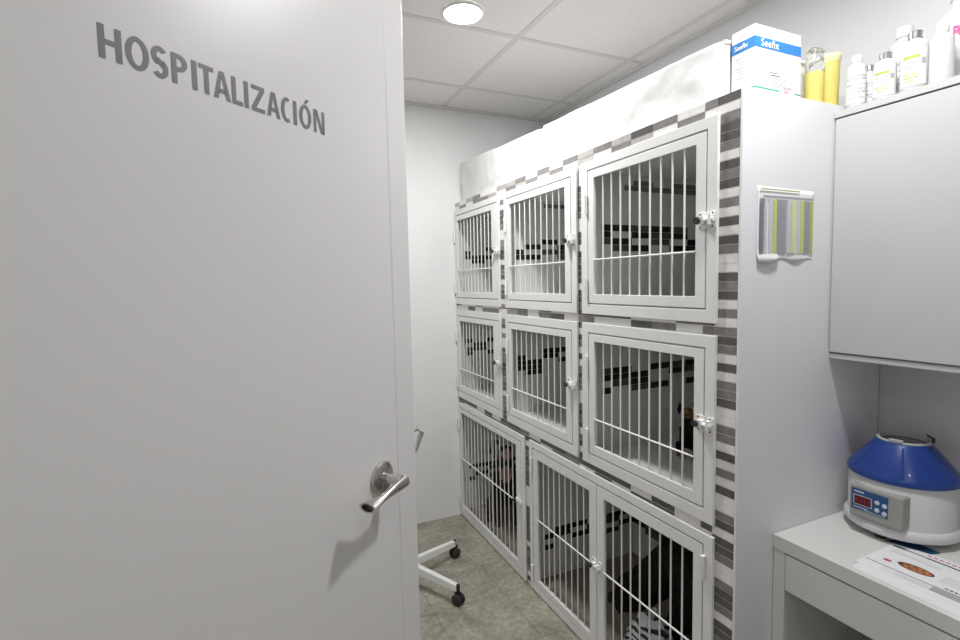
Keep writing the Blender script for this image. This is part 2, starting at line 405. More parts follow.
band(2.145, 1.775, ['M', 'M', 'M', 'M', 'M', 'M'], 1.33, .02)  # same painted ceiling shadow, one grey row in the middle cage
# band on the back panel
bm = bmesh.new()
for zt, n in ((1.605, 4), (1.069, 4), (.268, 4)):
    for k in range(18):
        y = .95+.1*k
        for i in range(n):
            c = rnd.choice('WBBD')
            if c != 'W': box(bm, 1.698, 1.701, y, y+.0985, zt-(i+1)*.0247+.0015, zt-i*.0247, MI[c])
kchild(finish('tile_or_shade_band', bm, [TW, TL, TM, TD, TB]))

# ------------------------------------------------------------------ gates
def ring(bm, x0, x1, o, i):
    (a, b, c, d), (e, f, g, h) = o, i      # y0,y1,z0,z1
    box(bm, x0, x1, a, e, c, d); box(bm, x0, x1, f, b, c, d); box(bm, x0, x1, e, f, c, g); box(bm, x0, x1, e, f, h, d)
def ringm(bm, x0, x1, o, i):
    """one clean rectangular ring"""
    (a, b, c, d), (e, f, g, h) = o, i
    O = [(a, c), (b, c), (b, d), (a, d)]; I = [(e, g), (f, g), (f, h), (e, h)]
    V = [[bm.verts.new((x, y, z)) for y, z in q] for x in (x0, x1) for q in (O, I)]   # O0 I0 O1 I1
    for k in range(4):
        n = (k+1) % 4
        bm.faces.new((V[0][k], V[0][n], V[1][n], V[1][k])); bm.faces.new((V[2][k], V[3][k], V[3][n], V[2][n]))
        bm.faces.new((V[0][k], V[2][k], V[2][n], V[0][n])); bm.faces.new((V[1][k], V[1][n], V[3][n], V[3][k]))
def gate(label, outer, gap, doors, cross, latch, hinges, nbars, double=False):
    """outer, gap = y0,y1,z0,z1 ; doors = list of (door rect, opening rect) ; latch = (y,z) ; hinges = [(y,z)...]"""
    ox, oy = KX-.018, outer[0]
    t = thing('kennel_gate', label, 'kennel gate', (ox, oy, outer[2]), 0, 'barred kennel gates')
    def ch(o, p=None):
        o.parent = p or t
        o.matrix_parent_inverse = Matrix.Translation((-ox, -oy, -outer[2])) if p is None else Matrix.Identity(4)
        return o
    bm = bmesh.new(); ringm(bm, KX-.006, KX+.0038, outer, gap)
    g2 = (gap[0]+.011, gap[1]-.011, gap[2]+.011, gap[3]-.011); g0 = (gap[0]-.004, gap[1]+.004, gap[2]-.004, gap[3]+.004)
    ringm(bm, KX+.0064, KX+.0105, tuple(v+e for v, e in zip(gap, (.0004, -.0004, .0004, -.0004))), g2)
    ch(finish('frame', bm, ENAMEL, bevel=.0012))
    for n, (dr, op) in enumerate(doors):
        bm = bmesh.new(); ringm(bm, KX-.0058, KX+.0060, dr, op); d = ch(finish('door', bm, ENAMEL, bevel=.0012))
        nb = nbars[n]; xm = KX+.0008
        for k in range(nb):
            y = op[0]+(op[1]-op[0])*(k+1)/(nb+1)
            bm = bmesh.new(); tube(bm, [(xm, y, op[2]-.002), (xm, y, op[3]+.002)], .0029, 8)
            ch(finish('bar', bm, BARM, smooth=True), d)
        bm = bmesh.new(); tube(bm, [(xm-.0065, op[0]-.002, cross), (xm-.0065, op[1]+.002, cross)], .0030, 8)
        ch(finish('cross_bar', bm, BARM, smooth=True), d)
    ly, lz = latch
    # sliding bolt latch: door plate, keeper plate, screws, black knob
    x = KX-.0062
    bm = bmesh.new()
    box(bm, x-.003, x, ly-.014, ly+.014, lz-.022, lz+.022)
    tube(bm, [(x-.009, ly+.012, lz), (x-.009, ly-.040, lz)], .006, 12)
    box(bm, x-.015, x, ly-.012, ly+.003, lz-.011, lz+.011)
    la = ch(finish('latch', bm, ENAMEL, bevel=.0008))
    bm = bmesh.new(); box(bm, x-.003, x, ly-.043, ly-.022, lz-.021, lz+.021); box(bm, x-.016, x, ly-.036, ly-.027, lz-.014, lz+.014)
    ch(finish('latch_keeper', bm, ENAMEL, bevel=.0008))
    bm = bmesh.new(); tube(bm, [(x-.013, ly+.005, lz), (x-.019, ly+.005, lz), (x-.025, ly+.005, lz)], [.006, .0105, .009], 16)
    k = ch(finish('knob', bm, BLACKP, smooth=True), la)
    for sy, sz in ((ly+.008, lz+.017), (ly+.008, lz-.017)):
        bm = bmesh.new(); tube(bm, [(x-.003, sy, sz), (x-.0042, sy, sz)], .0024, 8); ch(finish('screw', bm, BLACKP), la)
    for sy, sz in ((ly-.032, lz+.0175), (ly-.032, lz-.0175)):
        bm = bmesh.new(); tube(bm, [(x-.003, sy, sz), (x-.0042, sy, sz)], .0024, 8); ch(finish('screw', bm, BLACKP), la)
    for hy, hz in hinges:
        bm = bmesh.new()
        tube(bm, [(x-.005, hy, hz-.034), (x-.005, hy, hz-.0015)], .0062, 12); tube(bm, [(x-.005, hy, hz+.0015), (x-.005, hy, hz+.034)], .0062, 12)
        tube(bm, [(x-.005, hy, hz-.0015), (x-.005, hy, hz+.0015)], .0035, 8)
        ch(finish('hinge', bm, ENAMEL, smooth=True))
    return t
def inset(g, e=.0045): return (g[0]+e, g[1]-e, g[2]+e, g[3]-e)
cols = {3: ((.958, 1.547), (.990, 1.511), (1.027, 1.475)), 2: ((1.578, 2.160), (1.611, 2.137), (1.654, 2.106)), 1: ((2.215, 2.786), (2.236, 2.772), (2.297, 2.744))}
rows = {'T': ((1.280, 1.819), (1.315, 1.790), (1.351, 1.758), 1.473, 1.553), 'M': ((.728, 1.247), (.764, 1.213), (.802, 1.182), .901, 1.004)}
names = {('T', 3): 'white barred kennel gate in the top row, beside the end panel', ('T', 2): 'white barred kennel gate, middle of the top row',
         ('T', 1): 'white barred kennel gate in the top row, against the far wall', ('M', 3): 'white barred kennel gate, second row, with a small tan-headed dog behind',
         ('M', 2): 'white barred kennel gate, middle of the second row', ('M', 1): 'white barred kennel gate in the second row, against the far wall'}
for r in 'TM':
    zo, zg, zp, zc_, zl = rows[r]
    for c in (1, 2, 3):
        yo, yg, yp = cols[c]
        gp = (*yg, *zg); h = .115 if r == 'T' else .10
        gate(names[(r, c)], (*yo, *zo), gp, [(inset(gp), (*yp, *zp))], zc_, (yg[0]+.010, zl), [(yg[1]+.002, zg[1]-.12), (yg[1]+.002, zg[0]+.06)], [9])
gp = (2.027, 2.772, .035, .665)
gate('wide floor-level barred kennel gate nearest the far wall', (1.996, 2.786, .006, .695), gp, [(inset(gp), (2.077, 2.752, .069, .635))], .36, (2.055, .378), [(2.774, .57), (2.774, .10)], [14])
gp = (.988, 1.925, .035, .665)
gate('floor-level double kennel gate with two barred doors, black dog behind', (.958, 1.951, .006, .695), gp,
     [((1.467, 1.9205, .0395, .6605), (1.509, 1.882, .069, .623)), ((.9925, 1.464, .0395, .6605), (1.024, 1.424, .069, .623))], .351,
     (1.455+.02, .358), [(1.927, .585), (1.927, .09), (.986, .600), (.986, .10)], [8, 8])

# ------------------------------------------------------------------ dogs
def skin(name, verts, edges, radii, sub=2):
    me = bpy.data.meshes.new(name); me.from_pydata(verts, edges, []); o = bpy.data.objects.new(name, me); COL.objects.link(o)
    md = o.modifiers.new('s', 'SKIN'); md.use_smooth_shade = True; md.branch_smoothing = .6
    for i, r in enumerate(radii):
        r = r if isinstance(r, tuple) else (r, r)
        me.skin_vertices[0].data[i].radius = r; me.skin_vertices[0].data[i].use_root = (i == 0)
    ss = o.modifiers.new('u', 'SUBSURF'); ss.levels = sub; ss.render_levels = sub
    bpy.context.view_layer.update()
    m2 = bpy.data.meshes.new_from_object(o.evaluated_get(bpy.context.evaluated_depsgraph_get()))
    bpy.data.objects.remove(o); m2.name = name
    for p in m2.polygons: p.use_smooth = True
    return m2
FURB = mat('black_fur', (.016, .015, .014), .75, noise=(60, .5, 4), bump=(180, .8, 3), spec=.2)
FURD = mat('dark_brown_fur', (.035, .026, .022), .8, noise=(60, .4, 4), bump=(180, .8, 3), spec=.2)
FURT = mat('tan_fur', (.42, .24, .11), .85, noise=(50, .35, 4), bump=(180, .8, 3), spec=.2)
FURP = mat('pinkish_fur', (.42, .25, .21), .8, noise=(50, .2, 4), spec=.2)
EYE = mat('dark_eye', (.01, .008, .006), .08)
NOSE = mat('dog_nose', (.012, .012, .012), .35)
# sitting dog facing +X, about 1 unit tall, origin between the paws at floor
def sitting_dog(label, loc, rz, s, body, accent, accent_fn, collar=None):
    V = [(-.16, 0, .20), (-.06, 0, .36), (.04, 0, .52), (.10, 0, .62), (.13, 0, .74), (.17, 0, .845),   # 0-5 pelvis, belly, chest, shoulder, neck, skull
         (.27, 0, .815), (.345, 0, .79),                                                             # 6-7 muzzle
         (.08, .095, .50), (.09, .10, .30), (.10, .095, .14), (.12, .095, .035), (.175, .095, .025),     # 8-12 front leg L
         (.08, -.095, .50), (.09, -.10, .30), (.10, -.095, .14), (.12, -.095, .035), (.175, -.095, .025),  # 13-17 front leg R
         (-.13, .12, .17), (.02, .165, .21), (-.09, .17, .05), (.05, .17, .03),                                  # 18-21 hind leg L: hip knee hock toe
         (-.13, -.12, .17), (.02, -.165, .21), (-.09, -.17, .05), (.05, -.17, .03),                             # 22-25
         (-.27, 0, .07), (-.36, .05, .035), (-.42, .13, .03)]                                            # 26-28 tail
    E_ = [(0, 1), (1, 2), (2, 3), (3, 4), (4, 5), (5, 6), (6, 7), (3, 8), (8, 9), (9, 10), (10, 11), (11, 12), (3, 13), (13, 14), (14, 15), (15, 16), (16, 17),
          (0, 18), (18, 19), (19, 20), (20, 21), (0, 22), (22, 23), (23, 24), (24, 25), (0, 26), (26, 27), (27, 28)]
    Rr = [.15, .145, .135, .115, .085, .095, .05, .036, .06, .042, .032, .032, .028, .06, .042, .032, .032, .028,
          .085, .06, .035, .03, .085, .06, .035, .03, .035, .022, .012]
    me = skin('body', V, E_, Rr)
    for m in (body, accent): me.materials.append(m)
    for p in me.polygons:
        if accent_fn(p.center): p.material_index = 1
    t = thing('dog', label, 'dog', loc, rz); t.scale = (s, s, s)
    o = bpy.data.objects.new('body', me); COL.objects.link(o); o.parent = t
    for sy in (1, -1):
        bm = bmesh.new()    # drop ear
        pts = [(.15, .075*sy, .92), (.14, .125*sy, .905), (.15, .145*sy, .82), (.175, .13*sy, .76)]
        rad = [.02, .035, .035, .012]; tube(bm, pts, rad, 10)
        for v in bm.verts: v.co.y = v.co.y*.96
        finish('ear', bm, body, t, smooth=True)
        bm = bmesh.new(); bmesh.ops.create_uvsphere(bm, u_segments=12, v_segments=8, radius=.014, matrix=Matrix.Translation((.243, .045*sy, .865)))
        finish('eye', bm, EYE, t, smooth=True)
    bm = bmesh.new(); bmesh.ops.create_uvsphere(bm, u_segments=12, v_segments=8, radius=.021, matrix=Matrix.Translation((.372, 0, .803)))
    finish('nose', bm, NOSE, t, smooth=True)
    return t
sitting_dog('small black and tan dog sitting behind the second-row gate by the end panel', (1.40, 1.305, .765), R(215), .215, FURB, FURT,
            lambda c: c.z > .70 or (c.z < .10 and c.x > 0))
sitting_dog('dark dog with pinkish muzzle sitting in the far floor-level kennel', (1.285, 2.53, .035), R(250), .53, FURD, FURP,
            lambda c: (c.x > .235 and c.z > .70) or (c.x > .14 and .48 < c.z < .66 and abs(c.y) < .07))
# large black dog curled with head low
V = [(.0, .0, .20), (-.02, .11, .27), (-.05, .22, .29), (-.09, .32, .25), (-.13, .40, .20), (-.17, .46, .155), (-.20, .52, .12), (-.215, .56, .10),
     (-.10, .24, .14), (-.16, .27, .04), (-.22, .33, .022), (.05, .26, .14), (.02, .36, .04), (-.03, .45, .022),
     (-.11, .02, .13), (-.16, .13, .06), (-.20, .02, .03), (-.20, .13, .022), (.11, .02, .13), (.12, .14, .07), (.13, .02, .03), (.12, .14, .022),
     (.02, -.12, .10), (-.06, -.16, .03), (-.16, -.15, .022)]
E_ = [(0, 1), (1, 2), (2, 3), (3, 4), (4, 5), (5, 6), (6, 7), (2, 8), (8, 9), (9, 10), (2, 11), (11, 12), (12, 13), (0, 14), (14, 15), (15, 16), (16, 17), (0, 18), (18, 19), (19, 20), (20, 21), (0, 22), (22, 23), (23, 24)]
Rr = [.155, .16, .15, .12, .075, .075, .045, .032, .06, .035, .026, .06, .035, .026, .08, .05, .03, .024, .08, .05, .03, .024, .03, .022, .012]
me = skin('body', V, E_, Rr); me.materials.append(FURB)
bigdog = thing('dog', 'large black dog curled up in the floor-level kennel behind the patterned blanket', 'dog', (1.445, 1.115, .035), R(-2)); bigdog.scale = (1.04, .68, 1.28)
o = bpy.data.objects.new('body', me); COL.objects.link(o); o.parent = bigdog
for sx in (-1, 1):
    bm = bmesh.new(); tube(bm, [(-.15+.05*sx, .425, .225), (-.15+.085*sx, .44, .20), (-.155+.09*sx, .46, .14), (-.16+.075*sx, .475, .10)], [.015, .03, .03, .01], 10)
    finish('ear', bm, FURB, bigdog, smooth=True)
    bm = bmesh.new(); bmesh.ops.create_uvsphere(bm, u_segments=12, v_segments=8, radius=.012, matrix=Matrix.Translation((-.185+.045*sx, .505, .175)))
    finish('eye', bm, EYE, bigdog, smooth=True)
bm = bmesh.new(); bmesh.ops.create_uvsphere(bm, u_segments=12, v_segments=8, radius=.018, matrix=Matrix.Translation((-.22, .59, .105)))
finish('nose', bm, NOSE, bigdog, smooth=True)
# patterned blanket heap
def blanket_mat():
    m = bpy.data.materials.new('zebra_fleece'); m.use_nodes = True; nt = m.node_tree; b = nt.nodes['Principled BSDF']
    tc = nt.nodes.new('ShaderNodeTexCoord'); wv = nt.nodes.new('ShaderNodeTexWave'); wv.inputs['Scale'].default_value = 11
    wv.inputs['Distortion'].default_value = 9; wv.inputs['Detail'].default_value = 1.5; wv.inputs['Detail Scale'].default_value = 1.2
    wv.bands_direction = 'Z'
    cr = nt.nodes.new('ShaderNodeValToRGB'); cr.color_ramp.interpolation = 'CONSTANT'
    cr.color_ramp.elements[0].color = (.02, .02, .022, 1); cr.color_ramp.elements[1].position = .36; cr.color_ramp.elements[1].color = (.50, .52, .56, 1)
    nt.links.new(tc.outputs['Object'], wv.inputs['Vector']); nt.links.new(wv.outputs['Fac'], cr.inputs['Fac'])
    nt.links.new(cr.outputs['Color'], b.inputs['Base Color']); b.inputs['Roughness'].default_value = .9
    return m
bm = bmesh.new(); N = 44
from mathutils import noise as mn
grid = []
for i in range(N+1):
    rowv = []
    for j in range(N+1):
        u, v = i/N*2-1, j/N*2-1
        rr_ = min(1, math.hypot(u, v)*1.0); hgt_ = max(0, 1-rr_**2)**.8
        n1 = mn.noise(Vector((u*2.2+3, v*2.2, .3))); n2 = 1-abs(mn.noise(Vector((u*3.4, v*3.0+5, .7))))*2
        z = .004+hgt_*(.15+.06*n1+.055*n2)
        rowv.append(bm.verts.new((u*.085*(1+.2*n1), v*.125*(1+.15*n2), max(.003, z))))
    grid.append(rowv)
for i in range(N):
    for j in range(N): bm.faces.new((grid[i][j], grid[i+1][j], grid[i+1][j+1], grid[i][j+1]))
o = finish('blanket', bm, blanket_mat(), smooth=True); o.location = (1.232, 1.300, .036); md = o.modifiers.new('sol', 'SOLIDIFY'); md.thickness = .004
tag(o, 'crumpled black and white zebra-patterned blanket beside the black dog', 'blanket')
# pale tube hanging in the far kennel
bm = bmesh.new(); tube(bm, [(1.168, 2.42, .662), (1.168, 2.42, .50), (1.168, 2.44, .38), (1.168, 2.45, .20), (1.168, 2.45, .05)], .003, 8)
tag(finish('drip_tube', bm, mat('pale_tube', (.7, .7, .68), .4), smooth=True), 'thin pale tube hanging inside the far floor-level kennel', 'tube')

# ------------------------------------------------------------------ white wrapped bundles on the kennels
def bundle(name, label, y0, y1, h0, h1, x0, x1, seed, hem=False):
    """long soft box, side faces wrinkled like stretched sheet; h0 at y0, h1 at y1"""
    bm = bmesh.new(); ny, nz, nx = 90, 26, 16
    def P_(y, pz, px):
        t = (y-y0)/(y1-y0); h = h0+(h1-h0)*t
        return (px, y, 1.867+pz*h)
    prof = []
    L1 = [(0, k/nz) for k in range(nz)]; L2 = [(k/nx, 1) for k in range(nx)]; L3 = [(1, 1-k/nz) for k in range(nz+1)]
    prof = L1+L2+L3
    ringsv = []
    for i in range(ny+1):
        y = y0+(y1-y0)*i/ny; e = min(1, min(i, ny-i)/3.0); e = math.sin(e*math.pi/2)
        rg = []
        for (px, pz) in prof:
            X = x0+(x1-x0)*px; p = Vector(P_(y, pz, X))
            # wrinkles on front & top
            nn = mn.noise(Vector((y*7+seed, pz*2.2, seed)))*.006 + mn.noise(Vector((y*24+seed, pz*3.5, seed*2)))*.0028
            if px == 0: p.x += nn + (1-e)*.012 + .010*max(0, pz-.8)/.2*0 + .012*(pz > .94)*0
            rcorner = max(0, pz-.93)/.07
            if px == 0: p.x += .012*rcorner**2
            if pz == 1: p.z += -.006+mn.noise(Vector((y*6+seed, px*3, 2+seed)))*.006+mn.noise(Vector((y*20, px*3, seed)))*.0025 - (.006 if px in (0, 1) else 0)
            rg.append(bm.verts.new(p))
        ringsv.append(rg)
    for i in range(ny):
        for k in range(len(prof)-1): bm.faces.new((ringsv[i][k], ringsv[i][k+1], ringsv[i+1][k+1], ringsv[i+1][k]))
    bm.faces.new([v for v in ringsv[0]]); bm.faces.new([v for v in ringsv[-1]][::-1])
    for i in range(ny): bm.faces.new((ringsv[i][0], ringsv[i+1][0], ringsv[i+1][-1], ringsv[i][-1]))
    o = finish(name, bm, FOAM, smooth=True); tag(o, label, 'wrapped bundle', 'white wrapped bundles on the kennels'); return o
b1 = bundle('wrapped_bundle', 'long white sheet-wrapped bundle on the kennels, near half ending by the blue-banded box', .982, 1.872, .155, .184, 1.150, 1.62, 3.1)
b2 = bundle('wrapped_bundle', 'long white sheet-wrapped bundle on the kennels, far half against the far wall', 1.876, 2.775, .180, .232, 1.152, 1.60, 8.3)
bm = bmesh.new(); pts = [(1.162+.44*k/30, .983+.003*math.sin(k*1.9), 2.012+.003*math.sin(k*1.1)) for k in range(31)]
tube(bm, pts, [.0065+.0015*math.sin(k*2.3) for k in range(31)], 12); finish('end_hem', bm, FOAM, b1, smooth=True)

# ------------------------------------------------------------------ dressing box
BW = mat('carton_white', (.82, .82, .82), .5); BB = mat('carton_blue', (.03, .21, .55), .45); BG = mat('carton_green', (.05, .42, .30), .5)
BT = mat('carton_grey_print', (.50, .55, .55), .6); BPK = mat('label_print_pink', (.55, .35, .40), .6); TXW = mat('white_print', (.9, .9, .9), .5)
bx = thing('dressing_box', 'white carton with a blue band lettered Seefix on top of the kennels', 'box', (1.181, .906, 1.867))
BWd, BDp, BH = .176, .066, .163
bm = bmesh.new(); box(bm, 0, BWd, 0, BDp, 0, BH); finish('carton', bm, BW, bx, bevel=.0008)
bm = bmesh.new(); box(bm, -.0004, BWd+.0004, -.0004, BDp+.0004, .108, .134); finish('blue_band', bm, BB, bx)
bm = bmesh.new(); box(bm, -.0005, .095, -.0005, .0, .009, .0125); finish('green_line', bm, BG, bx)
for a in ((-.0005, 0, .0005, .04), (.155, BWd, -.0005, 0)):
    bm = bmesh.new(); box(bm, *a, .009, .0125); finish('green_line', bm, BG, bx)
bm = bmesh.new()
for i in range(9):
    z = .098-.0065*i; x = .02+.004*(i % 2); l = .075-.012*((i*7) % 4)
    box(bm, x, x+l, -.0005, 0, z, z+.0016)
for i in range(6): box(bm, .055+.004*(i % 3), .125, -.0005, 0, .052-.006*i, .0535-.006*i)
for i in range(7): box(bm, -.0005, 0, .016, .055-.006*(i % 3), .092-.008*i, .0935-.008*i)
box(bm, .05, .085, -.0005, 0, .144, .1465); box(bm, -.0005, 0, .02, .05, .144, .1465)
finish('small_print', bm, BT, bx)
bm = bmesh.new()
for i in range(9): box(bm, .112+.0022*i, .1132+.0022*i, -.0005, 0, .006, .016)
box(bm, .128, .146, -.0005, 0, .022, .0235); box(bm, .112, .14, -.0005, 0, .019, .0205)
finish('barcode', bm, BPK, bx)
text_mesh('brand_print', 'Seefix', .027, TXW, bx, frame_mtx((.022, -.0008, .1125), (1, 0, 0), (0, 0, 1)), sx=.92, bold=.0002, depth=.0002, spacing=1.12)
text_mesh('brand_print', 'Seefix', .017, TXW, bx, frame_mtx((-.0008, .058, .1155), (0, -1, 0), (0, 0, 1)), sx=.95, bold=.0002, depth=.0002)

# ------------------------------------------------------------------ yellow containers
YEL = mat('yellow_plastic', (.92, .80, .24), .45, trans=.25); YEL2 = mat('pale_yellow_rim', (.80, .76, .45), .4)
CLEAR = mat('clear_plastic', (.93, .95, .94), .08, trans=.9, ior=1.3)
t = thing('yellow_canister', 'yellow canister with crumpled clear film top, beside the blue-banded box', 'container', (1.450, .928, 1.867), 0, 'yellow canisters')
bm = bmesh.new(); lathe(bm, [(0, 0), (.021, 0), (.0225, .004), (.0235, .088), (.0215, .088), (.021, .006), (0, .006)], 28); finish('tub', bm, YEL, t, smooth=True)
bm = bmesh.new(); lathe(bm, [(.0225, .088), (.0225, .125), (.019, .137), (.0205, .146), (.012, .152), (0, .148)], 28)
for v in bm.verts:
    v.co += Vector((mn.noise(v.co*90), mn.noise(v.co*90+Vector((5, 0, 0))), mn.noise(v.co*60)))*.006
finish('film_top', bm, CLEAR, t, smooth=True)
t = thing('yellow_canister', 'tall yellow canister with a flared pale cap, next to the small bottles', 'container', (1.523, .931, 1.867), 0, 'yellow canisters')
bm = bmesh.new(); lathe(bm, [(0, 0), (.020, 0), (.0215, .004), (.0235, .128), (.0215, .128), (.019, .006), (0, .006)], 28); finish('tub', bm, YEL, t, smooth=True)
bm = bmesh.new(); lathe(bm, [(.0238, .126), (.0262, .136), (.0275, .143), (.026, .148), (0, .149)], 28); finish('cap', bm, YEL2, t, smooth=True)

# ------------------------------------------------------------------ bottles on the wall cabinet
BOT = mat('translucent_bottle', (.90, .91, .91), .22, trans=.35, ior=1.35); CAPW = mat('cap_white', (.80, .81, .81), .35); CAPG = mat('cap_grey_metal', (.45, .46, .47), .3, metal=.8)
LAB = mat('label_paper', (.84, .85, .84), .6); LGR = mat('label_green', (.42, .50, .08), .6); LTX = mat('label_grey_print', (.42, .44, .47), .6); PINK = mat('label_pink', (.70, .12, .32), .6)
ZB = 1.8465
def bottle(label, x, y, r, h, face, style, capm=CAPW, lid=.55):
    t = thing('medicine_bottle', label, 'bottle', (x, y, ZB), 0, 'medicine bottles on the wall cabinet')
    nk = r*.42; bh = h*.74
    bm = bmesh.new(); lathe(bm, [(0, .001), (r*.9, 0), (r, .004), (r, bh), (r*.93, bh+.05*h), (nk*1.25, bh+.12*h), (nk, bh+.15*h), (nk, h*.93), (0, h*.93)], 28); finish('glass_body', bm, BOT, t, smooth=True)
    bm = bmesh.new(); lathe(bm, [(nk*1.25, h*.88), (nk*1.3, h*.985), (nk*1.15, h), (0, h)], 24); lathe(bm, [(0, h*.88), (nk*1.25, h*.88)], 24); finish('cap', bm, capm, t, smooth=True)
    if style:
        # curved label patch: cells of colour
        bm = bmesh.new(); nu, nv = 26, 22; a0 = face-R(72); da = R(144)/nu; z0, z1 = h*.10, bh*.93
        vs = [[bm.verts.new(((r+.0004)*math.cos(a0+da*i), (r+.0004)*math.sin(a0+da*i), z0+(z1-z0)*j/nv)) for j in range(nv+1)] for i in range(nu+1)]
        rn = random.Random(hash(style) % 7+int(x*1000))
        for i in range(nu):
            for j in range(nv):
                f = bm.faces.new((vs[i][j], vs[i+1][j], vs[i+1][j+1], vs[i][j+1])); q = i/nu; k = j
                if style == 'green':
                    if k in (16, 17) and .12 < q < .62: f.material_index = 1
                    elif k in (4, 6) and .12 < q < .6: f.material_index = 1 if rn.random() < .8 else 0
                    elif k in (13, 11) and .12 < q < .58 and rn.random() < .7: f.material_index = 2
                    elif 12 <= k <= 15 and .68 < q < .84: f.material_index = 2
                    elif k in (2,) and .25 < q < .5: f.material_index = 1
                else:
                    if k in (18, 16, 12, 9, 7, 3) and .08 < q < .9 and rn.random() < .62: f.material_index = 2
        finish('label', bm, [LAB, LGR, LTX], t, recalc=True)
    return t
FA = R(205)
bottle('small bottle with grey-printed label beside the tall yellow canister', 1.527, .864, .0225, .142, FA, 'text')
bottle('small bottle half hidden behind the grey-labelled bottle', 1.592, .868, .0205, .128, FA, 'text', CAPG)
bottle('small green-labelled bottle, nearer the yellow canisters', 1.528, .796, .0245, .122, FA, 'green', CAPG)
bottle('green-labelled bottle in front of the tall clear bottle', 1.530, .733, .027, .148, FA, 'green', CAPG)
bottle('small bottle half hidden between the two green-labelled bottles', 1.593, .808, .0195, .118, FA, 'text')
bottle('plain small bottle just right of the green-labelled pair', 1.530, .6780, .0225, .138, FA, None)
bottle('plain small bottle with grey cap, between the taller green-labelled bottle and the white jug', 1.577, .753, .0205, .136, FA, None, CAPG)
bottle('tall clear bottle with a domed grey cap standing behind the small bottles', 1.675, .828, .037, .226, FA, None)
t = thing('plastic_jug', 'large white plastic jug with pink lettering at the right end of the bottles', 'jug', (1.640, .690, ZB))
bm = bmesh.new(); lathe(bm, [(0, 0), (.050, 0), (.054, .006), (.054, .150), (.050, .175), (.030, .200), (.020, .205), (.020, .228), (0, .228)], 36); finish('jug_body', bm, BOT, t, smooth=True)
bm = bmesh.new(); lathe(bm, [(.022, .226), (.023, .248), (.021, .252), (0, .252)], 24); lathe(bm, [(0, .226), (.022, .226)], 24); finish('cap', bm, mat('pale_blue_cap', (.55, .62, .70), .4), t, smooth=True)
ang = R(186); c = Vector((math.cos(ang), math.sin(ang), 0))*.0562; ax = Vector((-math.sin(ang), math.cos(ang), 0))
text_mesh('pink_print', 'R', .034, PINK, t, frame_mtx(c+Vector((0, 0, .125)), ax, (0, 0, 1)), sx=.9, bold=.0006, depth=.0002)

# ------------------------------------------------------------------ wall cabinet
cab = thing('wall_cabinet', 'white wall cabinet with flat doors above the desk', 'wall cabinet', (1.488, .10, 1.168))
def cch(o): o.parent = cab; o.matrix_parent_inverse = Matrix.Translation((-1.488, -.10, -1.168)); return o
bm = bmesh.new()
box(bm, 1.500, XR-.003, .10, .892, 1.827, 1.845); box(bm, 1.500, XR-.003, .10, .892, 1.168, 1.186)
box(bm, 1.500, XR-.003, .874, .892, 1.186, 1.827); box(bm, 1.500, XR-.003, .10, .118, 1.186, 1.827); box(bm, 1.725, XR-.003, .118, .866, 1.186, 1.827)
box(bm, 1.500, 1.725, .484, .502, 1.186, 1.827)
cch(finish('carcass', bm, CABM, bevel=.0006))
for a, b in ((.495, .889), (.104, .491)):
    bm = bmesh.new(); box(bm, 1.486, 1.4985, a, b, 1.186, 1.824); cch(finish('door', bm, CABM, bevel=.001))
bm = bmesh.new(); box(bm, 1.484, 1.500, .10, .892, 1.828, 1.8455); cch(finish('top_edge', bm, CABM, bevel=.0006))
bm = bmesh.new(); box(bm, 1.490, 1.500, .10, .892, 1.168, 1.182); cch(finish('bottom_rail', bm, CABM, bevel=.0006))

# ------------------------------------------------------------------ desk
desk = thing('desk', 'white laminate desk with one long drawer beside the kennel end panel', 'desk', (1.27, -.15, 0))
def dch(o, p=None):
    o.parent = p or desk; o.matrix_parent_inverse = Matrix.Translation((-1.27, .15, 0)) if p is None else Matrix.Identity(4); return o
Y0, Y1 = -.15, .8922
bm = bmesh.new(); box(bm, 1.270, XR-.003, Y0, Y1, .665, .703); dch(finish('top', bm, DESKM, bevel=.0015))
bm = bmesh.new(); box(bm, 1.272, XR-.003, .859, Y1-.001, .001, .6645); dch(finish('side_panel', bm, DESKM, bevel=.001))
bm = bmesh.new(); box(bm, 1.270, XR-.003, Y0, Y0+.035, .001, .6645); dch(finish('side_panel', bm, DESKM, bevel=.001))
bm = bmesh.new(); box(bm, 1.271, 1.288, Y0+.037, .857, .562, .661); d = dch(finish('drawer', bm, DESKM, bevel=.001))
bm = bmesh.new(); box(bm, 1.289, 1.66, Y0+.05, .835, .560, .572); box(bm, 1.289, 1.66, Y0+.05, .06+Y0, .572, .64); box(bm, 1.289, 1.66, .825, .835, .572, .64)
dch(finish('drawer_tray', bm, DESKM), d)
bm = bmesh.new(); box(bm, 1.715, 1.73, Y0+.036, .857, .30, .6645); dch(finish('back_rail', bm, DESKM))
t = thing('waste_bin', 'black plastic bin in the shade under the desk', 'bin', (1.57, .60, 0))
bm = bmesh.new(); lathe(bm, [(0, .001), (.10, .001), (.125, .36), (.130, .36), (.130, .37), (.120, .37), (.097, .01), (0, .01)], 32); finish('bin_body', bm, BLACKP, t, smooth=True)
bm = bmesh.new(); lathe(bm, [(.1305, .355), (.134, .366), (.132, .380), (.118, .384), (.10, .372)], 32)
for v in bm.verts: v.co.z += mn.noise(v.co*40)*.006
finish('bin_liner', bm, BLACKP, t, smooth=True)

